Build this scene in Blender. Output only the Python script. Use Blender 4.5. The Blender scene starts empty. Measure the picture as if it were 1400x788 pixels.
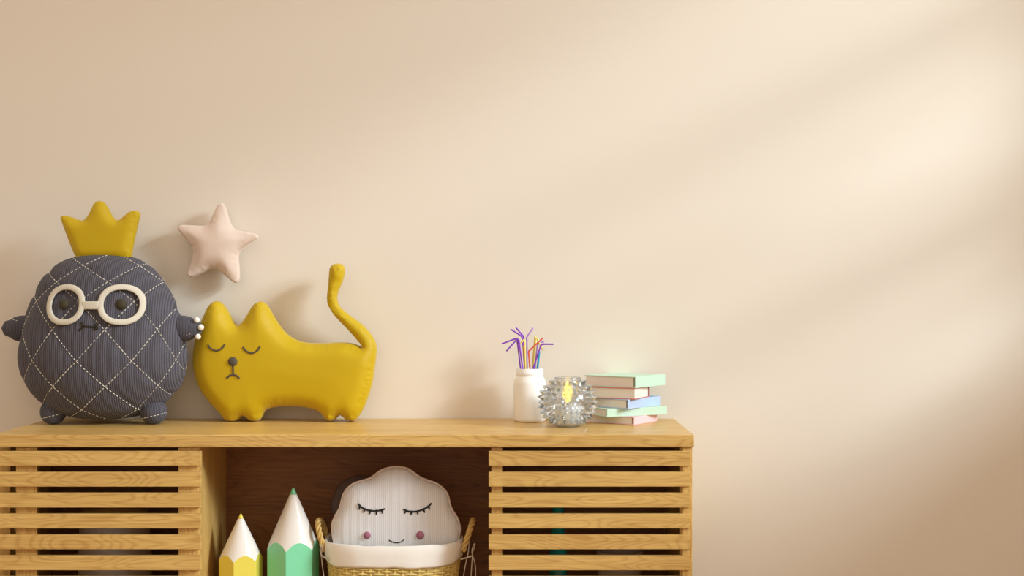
import bpy, bmesh, math, random
import numpy as np
from mathutils import Vector, Matrix
from mathutils.geometry import delaunay_2d_cdt

random.seed(7)
rng = np.random.default_rng(7)
scene = bpy.context.scene
COL = scene.collection
PI = math.pi

# ------------------------------------------------------------------ camera, world, lights
F = 1944.44                      # focal length in pixels of the 1400 x 788 frame (50 mm)
CAM_Y, CAM_Z = -3.417, 0.9336    # the wall is the plane y = 0, the sideboard top is z = 0.62
cd = bpy.data.cameras.new('camera'); cam = bpy.data.objects.new('camera', cd); COL.objects.link(cam)
cd.lens = 50.0; cd.sensor_width = 36.0; cd.clip_start = 0.05
cam.location = (0, CAM_Y, CAM_Z); cam.rotation_euler = (PI/2, 0, 0)
scene.camera = cam

world = bpy.data.worlds.new('world'); scene.world = world; world.use_nodes = True
bg = world.node_tree.nodes['Background']
bg.inputs[0].default_value = (1.0, 0.86, 0.72, 1); bg.inputs[1].default_value = 1.0

WIN_X, WY0, WY1, WZ0, WZ1 = 1.75, -2.05, -0.27, 0.99, 2.36      # the window in the right wall
sd = bpy.data.lights.new('sun', 'SUN'); sun = bpy.data.objects.new('sun', sd); COL.objects.link(sun)
sd.energy = 0.75; sd.angle = math.radians(6.0); sd.color = (1.0, 1.0, 1.0)
sun.location = (5, -3, 4)
sun.rotation_euler = Vector((-2.0, 1.0, -0.96)).to_track_quat('-Z', 'Y').to_euler()
ad = bpy.data.lights.new('window_daylight', 'AREA'); area = bpy.data.objects.new('window_daylight', ad); COL.objects.link(area)
ad.shape = 'DISK'; ad.size = 3.3; ad.energy = 1060; ad.color = (0.75, 0.91, 1.0)      # bright sky outside the window
sky_dir = Vector((2.0, -1.0, 0.96)).normalized()
area.location = Vector((WIN_X, -1.0, 1.55)) + sky_dir*8.0
area.rotation_euler = (-sky_dir).to_track_quat('-Z', 'Y').to_euler()

vs = scene.view_settings
vs.view_transform = 'Standard'; vs.look = 'None'; vs.gamma = 1.0; vs.use_curve_mapping = False
vs.exposure = 0.0
scene.cycles.use_denoising = True
scene.cycles.max_bounces = 10; scene.cycles.transparent_max_bounces = 16

# ------------------------------------------------------------------ helpers
def lin(c):
    return tuple((v/12.92 if v <= 0.04045 else ((v+0.055)/1.055)**2.4) for v in (x/255 for x in c)) + (1,)
def X(px, d): return (px - 700)*d/F
def Z(py, d): return CAM_Z - (py - 394)*d/F
def P2(px, py, d): return np.array([X(px, d), Z(py, d)])
def yd(d): return CAM_Y + d
def table_dist(py): return (CAM_Z - 0.62)*F/(py - 394)

def tag(o, label, cat=None, group=None, kind=None):
    o['label'] = label
    if cat: o['category'] = cat
    if group: o['group'] = group
    if kind: o['kind'] = kind
    return o
def wloc(o):
    v = Vector((0, 0, 0))
    while o is not None:
        v = v + Vector(o.location); o = o.parent
    return v
def empty(name, loc, label, cat, group=None):
    o = bpy.data.objects.new(name, None); COL.objects.link(o); o.location = loc
    o.empty_display_size = 0.03
    return tag(o, label, cat, group)
def mesh_obj(name, verts, faces, mat, parent=None, smooth=True, origin=None):
    """verts are world coordinates; the object sits at its parent's origin (or at origin)."""
    base = wloc(parent) if parent is not None else Vector((0, 0, 0))
    org = Vector(origin) if origin is not None else base
    me = bpy.data.meshes.new(name)
    v = np.asarray(verts, float) - np.array(org)
    me.from_pydata([tuple(p) for p in v], [], [tuple(int(i) for i in f) for f in faces])
    me.validate()
    if smooth:
        me.polygons.foreach_set('use_smooth', [True]*len(me.polygons))
    o = bpy.data.objects.new(name, me); COL.objects.link(o)
    if mat is not None: me.materials.append(mat)
    o.parent = parent
    o.location = org - base
    return o
class MB:
    def __init__(self): self.v = []; self.f = []
    def add(self, v, f):
        n = len(self.v); self.v += [tuple(p) for p in v]; self.f += [tuple(i+n for i in q) for q in f]; return self
    def build(self, name, mat, parent=None, smooth=True, origin=None):
        return mesh_obj(name, self.v, self.f, mat, parent, smooth, origin)
def box_geo(x0, x1, y0, y1, z0, z1, bev=0.0, seg=2):
    bm = bmesh.new(); bmesh.ops.create_cube(bm, size=1)
    for v in bm.verts:
        v.co = Vector(((x0+x1)/2 + v.co.x*(x1-x0), (y0+y1)/2 + v.co.y*(y1-y0), (z0+z1)/2 + v.co.z*(z1-z0)))
    if bev > 0:
        bmesh.ops.bevel(bm, geom=list(bm.edges), offset=bev, segments=seg, affect='EDGES', profile=0.6)
    bm.verts.index_update()
    v = [tuple(p.co) for p in bm.verts]; f = [[q.index for q in p.verts] for p in bm.faces]; bm.free()
    return v, f
def box(name, x0, x1, y0, y1, z0, z1, mat, parent=None, bev=0.002):
    v, f = box_geo(x0, x1, y0, y1, z0, z1, bev)
    return mesh_obj(name, v, f, mat, parent, False, ((x0+x1)/2, (y0+y1)/2, (z0+z1)/2))
def catmull(pts, closed=False, sub=8):
    P = [np.array(p, float) for p in pts]; n = len(P); out = []
    for i in range(n if closed else n-1):
        if closed: a, b, c, d = P[i-1], P[i], P[(i+1) % n], P[(i+2) % n]
        else: a, b, c, d = P[max(i-1, 0)], P[i], P[i+1], P[min(i+2, n-1)]
        for k in range(sub):
            t = k/sub
            out.append(0.5*((2*b) + (c-a)*t + (2*a-5*b+4*c-d)*t*t + (3*b-a-3*c+d)*t**3))
    if not closed: out.append(P[-1])
    return np.array(out)
def resample(p, step, closed=False):
    q = np.vstack([p, p[:1]]) if closed else p
    L = np.concatenate([[0], np.cumsum(np.linalg.norm(np.diff(q, axis=0), axis=1))])
    n = max(2, int(round(L[-1]/step))); s = np.linspace(0, L[-1], n+1)
    r = np.stack([np.interp(s, L, q[:, k]) for k in range(q.shape[1])], 1)
    return r[:-1] if closed else r
def tube_geo(path, rad, seg=8, caps=True, closed=False):
    path = np.asarray(path, float); n = len(path)
    r = np.full(n, rad) if np.isscalar(rad) else np.asarray(rad, float)
    T = np.gradient(path, axis=0)
    if closed: T = np.roll(path, -1, 0) - np.roll(path, 1, 0)
    T /= np.linalg.norm(T, axis=1)[:, None] + 1e-12
    up = np.array([0, 0, 1.0]) if abs(T[0][2]) < 0.9 else np.array([1.0, 0, 0])
    N = np.cross(T[0], up); N /= np.linalg.norm(N)
    if caps and not closed:    # rounded ends
        a0 = path[0] - T[0]*r[0]*np.array([[1.0], [0.7]]); a1 = path[-1] + T[-1]*r[-1]*np.array([[0.7], [1.0]])
        path = np.vstack([a0, path, a1]); T = np.vstack([T[:1], T[:1], T, T[-1:], T[-1:]])
        r = np.concatenate([[r[0]*0.05, r[0]*0.72], r, [r[-1]*0.72, r[-1]*0.05]]); n += 4
    V = []; Fc = []
    for i in range(n):
        N = N - T[i]*np.dot(N, T[i]); N /= np.linalg.norm(N) + 1e-12
        B = np.cross(T[i], N)
        for k in range(seg):
            a = 2*PI*k/seg
            V.append(path[i] + r[i]*(math.cos(a)*N + math.sin(a)*B))
    for i in range(n if closed else n-1):
        j = (i+1) % n
        for k in range(seg):
            m = (k+1) % seg
            Fc.append((i*seg+k, i*seg+m, j*seg+m, j*seg+k))
    if not closed:
        Fc.append(tuple(range(seg))); Fc.append(tuple((n-1)*seg + k for k in reversed(range(seg))))
    return V, Fc
def tube(name, path, rad, mat, parent=None, seg=8, caps=True, closed=False):
    v, f = tube_geo(path, rad, seg, caps, closed)
    return mesh_obj(name, v, f, mat, parent)
def lathe_geo(prof, cx, cy, cz, seg=40, sx=1, sy=1):
    V = []; Fc = []; n = len(prof)
    for r, z in prof:
        for k in range(seg):
            a = 2*PI*k/seg; V.append((cx + sx*r*math.cos(a), cy + sy*r*math.sin(a), cz + z))
    for i in range(n-1):
        for k in range(seg):
            m = (k+1) % seg; Fc.append((i*seg+k, i*seg+m, (i+1)*seg+m, (i+1)*seg+k))
    if prof[0][0] > 1e-6: Fc.append(tuple(reversed(range(seg))))
    if prof[-1][0] > 1e-6: Fc.append(tuple((n-1)*seg + k for k in range(seg)))
    return V, Fc
def lathe(name, prof, c, mat, parent=None, seg=40, smooth_sub=0):
    if smooth_sub: prof = [tuple(p) for p in catmull(prof, False, smooth_sub)]
    v, f = lathe_geo([(max(r, 0.0), z) for r, z in prof], *c, seg=seg)
    return mesh_obj(name, v, f, mat, parent)
def ellipsoid_geo(c, r, nu=24, nv=14):
    prof = [(math.sin(PI*i/nv), -math.cos(PI*i/nv)) for i in range(nv+1)]
    v, f = lathe_geo([(max(a, 1e-5), b) for a, b in prof], 0, 0, 0, seg=nu)
    return [(c[0]+p[0]*r[0], c[1]+p[1]*r[1], c[2]+p[2]*r[2]) for p in v], f
def seg_dist(p, poly):
    a = poly; b = np.roll(poly, -1, 0); ab = b - a; L2 = (ab**2).sum(1) + 1e-18
    best = np.full(len(p), 1e9)
    for i in range(0, len(p), 1500):
        q = p[i:i+1500, None, :] - a[None]
        t = np.clip((q*ab[None]).sum(2)/L2[None], 0, 1)
        dd = np.linalg.norm(q - t[..., None]*ab[None], axis=2)
        best[i:i+1500] = dd.min(1)
    return best
def inside(p, poly):
    x, y = p[:, 0], p[:, 1]; c = np.zeros(len(p), bool)
    n = len(poly)
    for i in range(n):
        x1, y1 = poly[i]; x2, y2 = poly[(i+1) % n]
        if y1 == y2: continue
        m = ((y1 > y) != (y2 > y)) & (x < (x2-x1)*(y-y1)/(y2-y1) + x1)
        c ^= m
    return c
def puffy(name, outline, yc, T, w, step, mat, parent=None, back=None, bulge=0.0, bl=0.05, smooth_it=10, flange=0.0):
    """a stuffed shape: a closed outline (x, z) inflated to both sides of the plane y = yc"""
    poly = resample(outline, step*0.7, True)
    area2 = np.sum(poly[:, 0]*np.roll(poly[:, 1], -1) - np.roll(poly[:, 0], -1)*poly[:, 1])
    if area2 < 0: poly = poly[::-1].copy()
    tang = np.roll(poly, -1, 0) - np.roll(poly, 1, 0); tang /= np.linalg.norm(tang, axis=1)[:, None]
    nin = np.stack([-tang[:, 1], tang[:, 0]], 1)
    pts = [poly]; ring = []
    for ph in (14, 28, 43, 60):
        d = w*(1 - math.cos(math.radians(ph)))
        q = poly + nin*d
        q = q[(seg_dist(q, poly) > 0.97*d) & inside(q, poly)]
        ring.append(q)
    ring = np.vstack(ring)
    lo, hi = poly.min(0), poly.max(0)
    g = []
    yy = lo[1]; k = 0
    while yy < hi[1]:
        xs = np.arange(lo[0] + (k % 2)*step/2, hi[0], step)
        g.append(np.stack([xs, np.full_like(xs, yy)], 1)); yy += step*0.866; k += 1
    g = np.vstack(g); g = g[inside(g, poly)]
    dg = seg_dist(g, poly); g = g[dg > step*0.45]
    keep = np.ones(len(g), bool)
    for i in range(0, len(g), 500):
        keep[i:i+500] = np.linalg.norm(g[i:i+500, None] - ring[None], axis=2).min(1) > step*0.5
    g = g[keep]
    # thin out ring points lying on top of each other
    allp = np.vstack([poly, ring, g])
    n = len(poly)
    r = delaunay_2d_cdt([Vector(p) for p in allp], [(i, (i+1) % n) for i in range(n)], [], 1, 1e-5)
    co = np.array([tuple(p) for p in r[0]]); tri = [tuple(t) for t in r[2]]
    cen = np.array([co[list(t)].mean(0) for t in tri]); ok = inside(cen, poly)
    tri = [t for t, s in zip(tri, ok) if s]
    d = seg_dist(co, poly); d[d < 1e-5] = 0
    u = np.clip(d/w, 0, 1); h = np.sqrt(1 - (1-u)**2)
    e = set()
    for t in tri:
        for a, b in zip(t, t[1:]+t[:1]): e.add((min(a, b), max(a, b)))
    e = np.array(list(e)); wl = 1/(np.linalg.norm(co[e[:, 0]] - co[e[:, 1]], axis=1) + 1e-5)
    free = u > 0.2
    for _ in range(smooth_it):
        s = np.zeros(len(co)); ws = np.zeros(len(co))
        np.add.at(s, e[:, 0], h[e[:, 1]]*wl); np.add.at(s, e[:, 1], h[e[:, 0]]*wl)
        np.add.at(ws, e[:, 0], wl); np.add.at(ws, e[:, 1], wl)
        h = np.where(free, 0.4*h + 0.6*s/np.maximum(ws, 1e-9), h)
    hh = h*T + bulge*(1 - np.exp(-(d/bl)**2))
    bt = T if back is None else back
    edge = d == 0
    V = [(c[0], yc - a, c[1]) for c, a in zip(co, hh)]
    idx = {}
    for i, c in enumerate(co):
        if edge[i]: idx[i] = i
        else: idx[i] = len(V); V.append((c[0], yc + h[i]*bt, c[1]))
    faces = []
    for t in tri:
        a, b, c = (co[i] for i in t)
        ccw = (b[0]-a[0])*(c[1]-a[1]) - (b[1]-a[1])*(c[0]-a[0]) > 0
        tt = t if ccw else t[::-1]        # seen from -y with x right, z up: ccw faces -y
        faces.append(tt); faces.append(tuple(idx[i] for i in reversed(tt)))
    o = mesh_obj(name, V, faces, mat, parent)
    fv = np.array(V[:len(co)])
    def surf(x, z):
        dd = np.linalg.norm(co - np.array([x, z]), axis=1); k = np.argsort(dd)[:4]
        ww = 1/(dd[k] + 1e-5); return float((fv[k, 1]*ww).sum()/ww.sum())
    return o, surf, poly

# ------------------------------------------------------------------ materials
def nodes(name):
    m = bpy.data.materials.new(name); m.use_nodes = True
    nt = m.node_tree; return m, nt, nt.nodes['Principled BSDF']
def N(nt, kind, **kw):
    n = nt.nodes.new(kind)
    for k, v in kw.items(): setattr(n, k, v)
    return n
def plain(name, col, rough=0.5, spec=0.5, bump=0.0, bscale=200, var=0.0, sheen=0.0, metallic=0.0, trans=0.0, sss=0.0):
    m, nt, b = nodes(name)
    b.inputs['Base Color'].default_value = lin(col); b.inputs['Roughness'].default_value = rough
    b.inputs['Specular IOR Level'].default_value = spec; b.inputs['Metallic'].default_value = metallic
    b.inputs['Transmission Weight'].default_value = trans
    if sheen: b.inputs['Sheen Weight'].default_value = sheen; b.inputs['Sheen Roughness'].default_value = 0.4
    if sss: b.inputs['Subsurface Weight'].default_value = sss; b.inputs['Subsurface Scale'].default_value = 0.01
    if bump or var:
        tc = N(nt, 'ShaderNodeTexCoord'); no = N(nt, 'ShaderNodeTexNoise'); no.inputs['Scale'].default_value = bscale
        no.inputs['Detail'].default_value = 4
        nt.links.new(tc.outputs['Object'], no.inputs['Vector'])
        if bump:
            bp = N(nt, 'ShaderNodeBump'); bp.inputs['Strength'].default_value = bump; bp.inputs['Distance'].default_value = 0.002
            nt.links.new(no.outputs['Fac'], bp.inputs['Height']); nt.links.new(bp.outputs['Normal'], b.inputs['Normal'])
        if var:
            mx = N(nt, 'ShaderNodeMixRGB', blend_type='MULTIPLY'); mx.inputs[0].default_value = var
            mx.inputs[1].default_value = lin(col); nt.links.new(no.outputs['Fac'], mx.inputs[2])
            nt.links.new(mx.outputs[0], b.inputs['Base Color'])
    return m
def wood(name, light, dark, axis='x', rough=0.34, scale=1.0, contrast=1.0):
    m, nt, b = nodes(name); L = nt.links.new
    tc = N(nt, 'ShaderNodeTexCoord'); oi = N(nt, 'ShaderNodeObjectInfo')
    off = N(nt, 'ShaderNodeVectorMath', operation='SCALE'); off.inputs[0].default_value = (13.7, 7.3, 9.1)
    L(oi.outputs['Random'], off.inputs['Scale'])
    def stretched(a, c):
        s = {'x': (a, c, c), 'y': (c, a, c), 'z': (c, c, a)}[axis]
        mu = N(nt, 'ShaderNodeVectorMath', operation='MULTIPLY'); mu.inputs[1].default_value = s
        ad_ = N(nt, 'ShaderNodeVectorMath', operation='ADD')
        L(tc.outputs['Object'], mu.inputs[0]); L(mu.outputs[0], ad_.inputs[0]); L(off.outputs[0], ad_.inputs[1])
        return ad_.outputs[0]
    n1 = N(nt, 'ShaderNodeTexNoise'); n1.inputs['Scale'].default_value = 1.0; n1.inputs['Detail'].default_value = 1.5
    n1.inputs['Roughness'].default_value = 0.4
    L(stretched(3.6*scale, 20*scale), n1.inputs['Vector'])
    mm = N(nt, 'ShaderNodeMath', operation='MULTIPLY'); mm.inputs[1].default_value = 120; L(n1.outputs['Fac'], mm.inputs[0])
    si = N(nt, 'ShaderNodeMath', operation='SINE'); L(mm.outputs[0], si.inputs[0])
    r1 = N(nt, 'ShaderNodeMapRange'); r1.inputs['From Min'].default_value = -1; L(si.outputs[0], r1.inputs['Value'])
    pw = N(nt, 'ShaderNodeMath', operation='POWER'); pw.inputs[1].default_value = 3.0; L(r1.outputs[0], pw.inputs[0])
    n2 = N(nt, 'ShaderNodeTexNoise'); n2.inputs['Scale'].default_value = 1.0; n2.inputs['Detail'].default_value = 3
    L(stretched(9, 420), n2.inputs['Vector'])
    n3 = N(nt, 'ShaderNodeTexNoise'); n3.inputs['Scale'].default_value = 1.0; n3.inputs['Detail'].default_value = 2
    L(stretched(2.0, 22), n3.inputs['Vector'])
    def mul(o, k):
        q = N(nt, 'ShaderNodeMath', operation='MULTIPLY'); L(o, q.inputs[0]); q.inputs[1].default_value = k; return q.outputs[0]
    def add(a, c):
        q = N(nt, 'ShaderNodeMath', operation='ADD'); L(a, q.inputs[0]); L(c, q.inputs[1]); return q.outputs[0]
    fac = add(add(mul(pw.outputs[0], 0.16), mul(n2.outputs['Fac'], 0.60)), mul(n3.outputs['Fac'], 0.45))
    cr = N(nt, 'ShaderNodeValToRGB'); e = cr.color_ramp.elements
    e[0].position = 0.36; e[0].color = lin(light); e[1].position = 0.36 + 0.62/contrast; e[1].color = lin(dark)
    L(fac, cr.inputs[0]); L(cr.outputs[0], b.inputs['Base Color'])
    b.inputs['Roughness'].default_value = rough; b.inputs['Specular IOR Level'].default_value = 0.4
    bp = N(nt, 'ShaderNodeBump'); bp.inputs['Strength'].default_value = 0.12; bp.inputs['Distance'].default_value = 0.001
    L(fac, bp.inputs['Height']); L(bp.outputs['Normal'], b.inputs['Normal'])
    return m
def ribbed(name, col, col2, period, rough=0.9, strength=0.5, axis=0, dist=0.0015, sheen=0.3):
    """ribbed cloth: fine cords running straight up"""
    m, nt, b = nodes(name); L = nt.links.new
    tc = N(nt, 'ShaderNodeTexCoord'); sp = N(nt, 'ShaderNodeSeparateXYZ'); L(tc.outputs['Object'], sp.inputs[0])
    mu = N(nt, 'ShaderNodeMath', operation='MULTIPLY'); mu.inputs[1].default_value = 2*PI/period; L(sp.outputs[axis], mu.inputs[0])
    no = N(nt, 'ShaderNodeTexNoise'); no.inputs['Scale'].default_value = 260; no.inputs['Detail'].default_value = 3
    L(tc.outputs['Object'], no.inputs['Vector'])
    nm = N(nt, 'ShaderNodeMath', operation='MULTIPLY_ADD'); nm.inputs[1].default_value = 2.2; L(no.outputs['Fac'], nm.inputs[0]); L(mu.outputs[0], nm.inputs[2])
    si = N(nt, 'ShaderNodeMath', operation='SINE'); L(nm.outputs[0], si.inputs[0])
    mr = N(nt, 'ShaderNodeMapRange'); mr.inputs['From Min'].default_value = -1; L(si.outputs[0], mr.inputs['Value'])
    mx = N(nt, 'ShaderNodeMixRGB'); mx.inputs[1].default_value = lin(col2); mx.inputs[2].default_value = lin(col); L(mr.outputs[0], mx.inputs[0])
    L(mx.outputs[0], b.inputs['Base Color'])
    bp = N(nt, 'ShaderNodeBump'); bp.inputs['Strength'].default_value = strength; bp.inputs['Distance'].default_value = dist
    L(mr.outputs[0], bp.inputs['Height']); L(bp.outputs['Normal'], b.inputs['Normal'])
    b.inputs['Roughness'].default_value = rough; b.inputs['Specular IOR Level'].default_value = 0.2
    b.inputs['Sheen Weight'].default_value = sheen
    return m

M = {}
M['wall'] = plain('wall_paint', (232, 223, 210), 0.85, 0.2, bump=0.04, bscale=90)
M['white_paint'] = plain('white_paint', (240, 236, 228), 0.6, 0.3)
M['floor'] = wood('floor_oak', (196, 160, 115), (150, 110, 70), 'x', 0.5, 0.5)
OAK_L, OAK_D = (226, 189, 114), (166, 116, 52)
M['oak_x'] = wood('honey_oak', OAK_L, OAK_D, 'x')
M['oak_z'] = wood('honey_oak_upright', OAK_L, OAK_D, 'z')
M['oak_back_shade'] = wood('back_shade_oak', (150, 98, 48), (92, 52, 22), 'x', 0.5, 0.7)  # same oak, darkened so the niche's shade is in the panel colour
M['yellow'] = plain('mustard_felt', (198, 166, 0), 0.55, 0.35, bump=0.05, bscale=700, sheen=0.25)
M['pink_star'] = plain('blush_velvet', (224, 204, 190), 0.8, 0.2, bump=0.1, bscale=500, sheen=0.4, var=0.0)
M['slate'] = ribbed('slate_corduroy', (98, 95, 104), (70, 68, 75), 0.0047, strength=0.6, sheen=0.08)
M['slate_plain'] = ribbed('slate_cloth', (92, 90, 100), (70, 68, 76), 0.0035, strength=0.4, sheen=0.08)
M['thread'] = plain('white_thread', (226, 220, 205), 0.8, 0.2)
M['felt_white'] = plain('off_white_felt', (212, 205, 188), 0.9, 0.1, bump=0.2, bscale=600)
M['bead'] = plain('white_bead', (245, 240, 230), 0.4, 0.5)
M['olive'] = plain('dark_olive_button', (66, 60, 42), 0.7, 0.3, bump=0.3, bscale=500)
M['olive_dark'] = plain('dark_olive_cord', (52, 44, 32), 0.8, 0.2)
M['face_grey'] = plain('grey_brown_rubber', (88, 78, 66), 0.6, 0.3)
M['cloud'] = ribbed('white_ribbed_cotton', (240, 240, 243), (226, 226, 230), 0.0045, strength=0.3, dist=0.001)
M['piping'] = plain('blush_piping', (232, 216, 208), 0.85, 0.2)
M['lash'] = plain('charcoal_thread', (44, 42, 40), 0.8, 0.2)
M['cheek'] = plain('mauve_pompom', (168, 110, 128), 0.9, 0.1, bump=0.3, bscale=600)
M['linen'] = plain('white_linen', (250, 246, 239), 0.45, 0.4, bump=0.5, bscale=26)
M['wicker'] = plain('golden_wicker', (240, 212, 130), 0.6, 0.4, var=0.35, bscale=90)
M['rope'] = plain('straw_rope', (224, 186, 112), 0.75, 0.3, var=0.3, bscale=200)
M['string'] = plain('grey_string', (200, 186, 170), 0.8, 0.2)
M['pencil_white'] = plain('white_lacquer', (240, 234, 226), 0.28, 0.5)
M['pencil_yellow'] = plain('yellow_lacquer', (238, 220, 92), 0.3, 0.5)
M['pencil_green'] = plain('mint_lacquer', (134, 224, 176), 0.3, 0.5)
M['ceramic'] = plain('white_ceramic', (250, 249, 247), 0.25, 0.5)
M['paper'] = plain('book_paper', (234, 227, 217), 0.9, 0.1)
M['grey_cushion'] = plain('grey_brown_cloth', (96, 82, 78), 0.9, 0.1, bump=0.15, bscale=400)
M['teal'] = plain('teal_glass', (20, 150, 150), 0.15, 0.6)
M['grey_pot'] = plain('grey_stoneware', (190, 176, 165), 0.6, 0.4)
M['lid_wood'] = wood('lid_wood', (190, 150, 90), (140, 95, 45), 'x')
M['wax'] = plain('pale_wax', (236, 232, 222), 0.5, 0.4)
M['tin'] = plain('pale_cup', (234, 240, 244), 0.3, 0.5)
M['wick'] = plain('burnt_wick', (30, 26, 22), 0.9, 0.1)
def emissive(name, col, s):
    m, nt, b = nodes(name); b.inputs['Base Color'].default_value = lin(col)
    b.inputs['Emission Color'].default_value = lin(col); b.inputs['Emission Strength'].default_value = s
    return m
M['flame'] = emissive('candle_flame', (255, 222, 90), 1.6)
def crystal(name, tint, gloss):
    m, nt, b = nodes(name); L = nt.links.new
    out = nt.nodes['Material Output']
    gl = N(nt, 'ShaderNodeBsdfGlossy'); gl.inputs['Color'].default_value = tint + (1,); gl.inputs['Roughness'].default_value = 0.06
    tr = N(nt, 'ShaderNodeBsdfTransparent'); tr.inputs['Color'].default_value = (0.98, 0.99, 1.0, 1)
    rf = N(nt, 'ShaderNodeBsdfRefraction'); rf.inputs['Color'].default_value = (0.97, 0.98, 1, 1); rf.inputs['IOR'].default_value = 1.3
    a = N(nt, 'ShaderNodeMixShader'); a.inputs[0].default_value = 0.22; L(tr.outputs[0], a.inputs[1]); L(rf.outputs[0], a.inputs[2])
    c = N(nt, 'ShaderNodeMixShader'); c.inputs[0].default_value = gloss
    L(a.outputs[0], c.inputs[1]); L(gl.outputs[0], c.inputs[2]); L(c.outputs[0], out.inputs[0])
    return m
M['crystal'] = crystal('clear_crystal', (0.90, 0.95, 1.0), 0.22)
M['facet_reflect_bright'] = crystal('painted_bright_reflection', (0.95, 0.98, 1.0), 0.60)  # bright, mid and dark tints paint reflection contrast onto the studs
M['facet_reflect_mid'] = crystal('painted_mid_reflection', (0.62, 0.74, 0.86), 0.50)
M['facet_reflect_dark'] = crystal('painted_dark_reflection', (0.20, 0.22, 0.24), 0.55)

# ------------------------------------------------------------------ room
def struct(name, o, label, cat):
    o.name = name; return tag(o, label, cat, kind='structure')
RX0, RX1, RY0, RH = -2.0, WIN_X, -5.2, 3.5
struct('wall_back', box('wall_back', RX0, RX1 + 0.10, 0, 0.10, -0.0, RH, M['wall'], bev=0), 'plain beige painted wall behind the sideboard', 'wall')
struct('wall_left', box('wall_left', RX0 - 0.1, RX0, RY0, 0.1, 0, RH, M['wall'], bev=0), 'plain beige painted side wall without window', 'wall')
b = MB()
for (y0, y1, z0, z1) in ((RY0, 0.0, 0, WZ0), (RY0, 0.0, WZ1, RH), (RY0, WY0, WZ0, WZ1), (WY1, 0.0, WZ0, WZ1)):
    b.add(*box_geo(RX1, RX1 + 0.1, y0, y1, z0, z1))
struct('wall_right', b.build('wall_right', M['wall'], None, False), 'beige painted side wall with a wide window opening', 'wall')
struct('floor', box('floor', RX0 - 0.1, RX1 + 0.1, RY0, 0.1, -0.06, 0, M['floor'], bev=0), 'oak floor under the sideboard', 'floor')
wn = bpy.data.objects.new('window_1', None); COL.objects.link(wn); wn.location = (RX1 + 0.05, (WY0+WY1)/2, WZ0)
tag(wn, 'wide white window frame with two horizontal bars', 'window', kind='structure')
for z, hh in ((WZ0 + 0.02, 0.02), (WZ1 - 0.02, 0.02), (1.404, 0.042), (1.917, 0.042)):
    box('window_bar', RX1 + 0.03, RX1 + 0.07, WY0, WY1, z - hh, z + hh, M['white_paint'], wn, 0.003)
for y in (WY0 + 0.02, WY1 - 0.02):
    box('window_post', RX1 + 0.03, RX1 + 0.07, y - 0.02, y + 0.02, WZ0 + 0.04, WZ1 - 0.04, M['white_paint'], wn, 0.003)

# ------------------------------------------------------------------ sideboard
TOP = 0.62; FRONT = CAM_Y + 3.038            # y of the top's front edge
S0 = 3.038/F
TX0, TX1 = -710.5*S0, 249*S0
side = empty('sideboard', ((TX0+TX1)/2, FRONT + 0.19, 0), 'long honey oak sideboard with slatted doors and an open middle niche', 'sideboard')
SB = 0.10                                     # underside of the body
box('top', TX0, TX1, FRONT, -0.001, TOP - 0.027, TOP, M['oak_x'], side, 0.0022)
ZB = TOP - 0.027
PY0 = FRONT + 0.028                           # front of the upright panels
sx0, sx1 = TX0 + 0.003, TX1 - 0.003
box('side_panel', sx0, X(13.8, 3.066), PY0, -0.004, SB, ZB, M['oak_z'], side, 0.002)
box('side_panel', sx1 - 0.021, sx1, PY0 - 0.022, -0.004, SB, ZB, M['oak_z'], side, 0.002)
NL = X(274.6, 3.066); NR = X(672, 3.066)      # inner faces of the niche
box('partition', NL - 0.026, NL, PY0 - 0.014, -0.075, SB, ZB, M['oak_z'], side, 0.002)
box('partition', NR, NR + 0.0235, PY0, -0.075, SB, ZB, M['oak_z'], side, 0.002)
box('back_panel', sx0 + 0.0275, sx1 - 0.022, -0.0745, -0.0625, SB, ZB, M['oak_back_shade'], side, 0)
box('bottom_panel', sx0 + 0.0275, sx1 - 0.022, PY0 + 0.002, -0.0755, SB, SB + 0.022, M['oak_x'], side, 0.001)
for x in (sx0 + 0.05, sx1 - 0.05):
    for y in (PY0 + 0.03, -0.05):
        v, f = lathe_geo([(0.014, 0.0), (0.016, 0.01), (0.022, SB - 0.003), (0.022, SB - 0.0005)], x, y, 0, 20)
        mesh_obj('leg', v, f, M['oak_z'], side)
SLAT_H = 20.0*S0; PITCH = 28.6*S0; S_TOP = Z(617.2, 3.040)
def door(x0, x1, stiles):
    dr = bpy.data.objects.new('sliding_door', None); COL.objects.link(dr); dr.parent = side
    base = Vector(((x0+x1)/2, FRONT + 0.012, SB)); dr.location = base - Vector(side.location)
    dr['label'] = 'slatted oak door'
    me = None; n = 0; z = S_TOP
    while z - SLAT_H > SB:
        if me is None:
            o = box('slat', x0, x1, FRONT + 0.001, FRONT + 0.0125, z - SLAT_H, z, M['oak_x'], dr, 0.0012); me = o
        else:
            o = me.copy(); COL.objects.link(o); o.location = Vector(me.location) - Vector((0, 0, n*PITCH))
        n += 1; z -= PITCH
    for a, c in stiles:
        box('stile', a, c, FRONT + 0.0128, FRONT + 0.0262, SB + 0.004, ZB - 0.002, M['oak_z'], dr, 0.001)
    return dr
d2 = 3.052
door(X(-5, 3.04), X(275, 3.04), ((X(22, d2), X(50.5, d2)), (X(244, d2), X(271.3, d2))))
door(X(668, 3.04), X(943.5, 3.04), ((X(671.8, d2), X(687.5, d2)), (X(930, d2), sx1 - 0.0215)))

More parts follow.
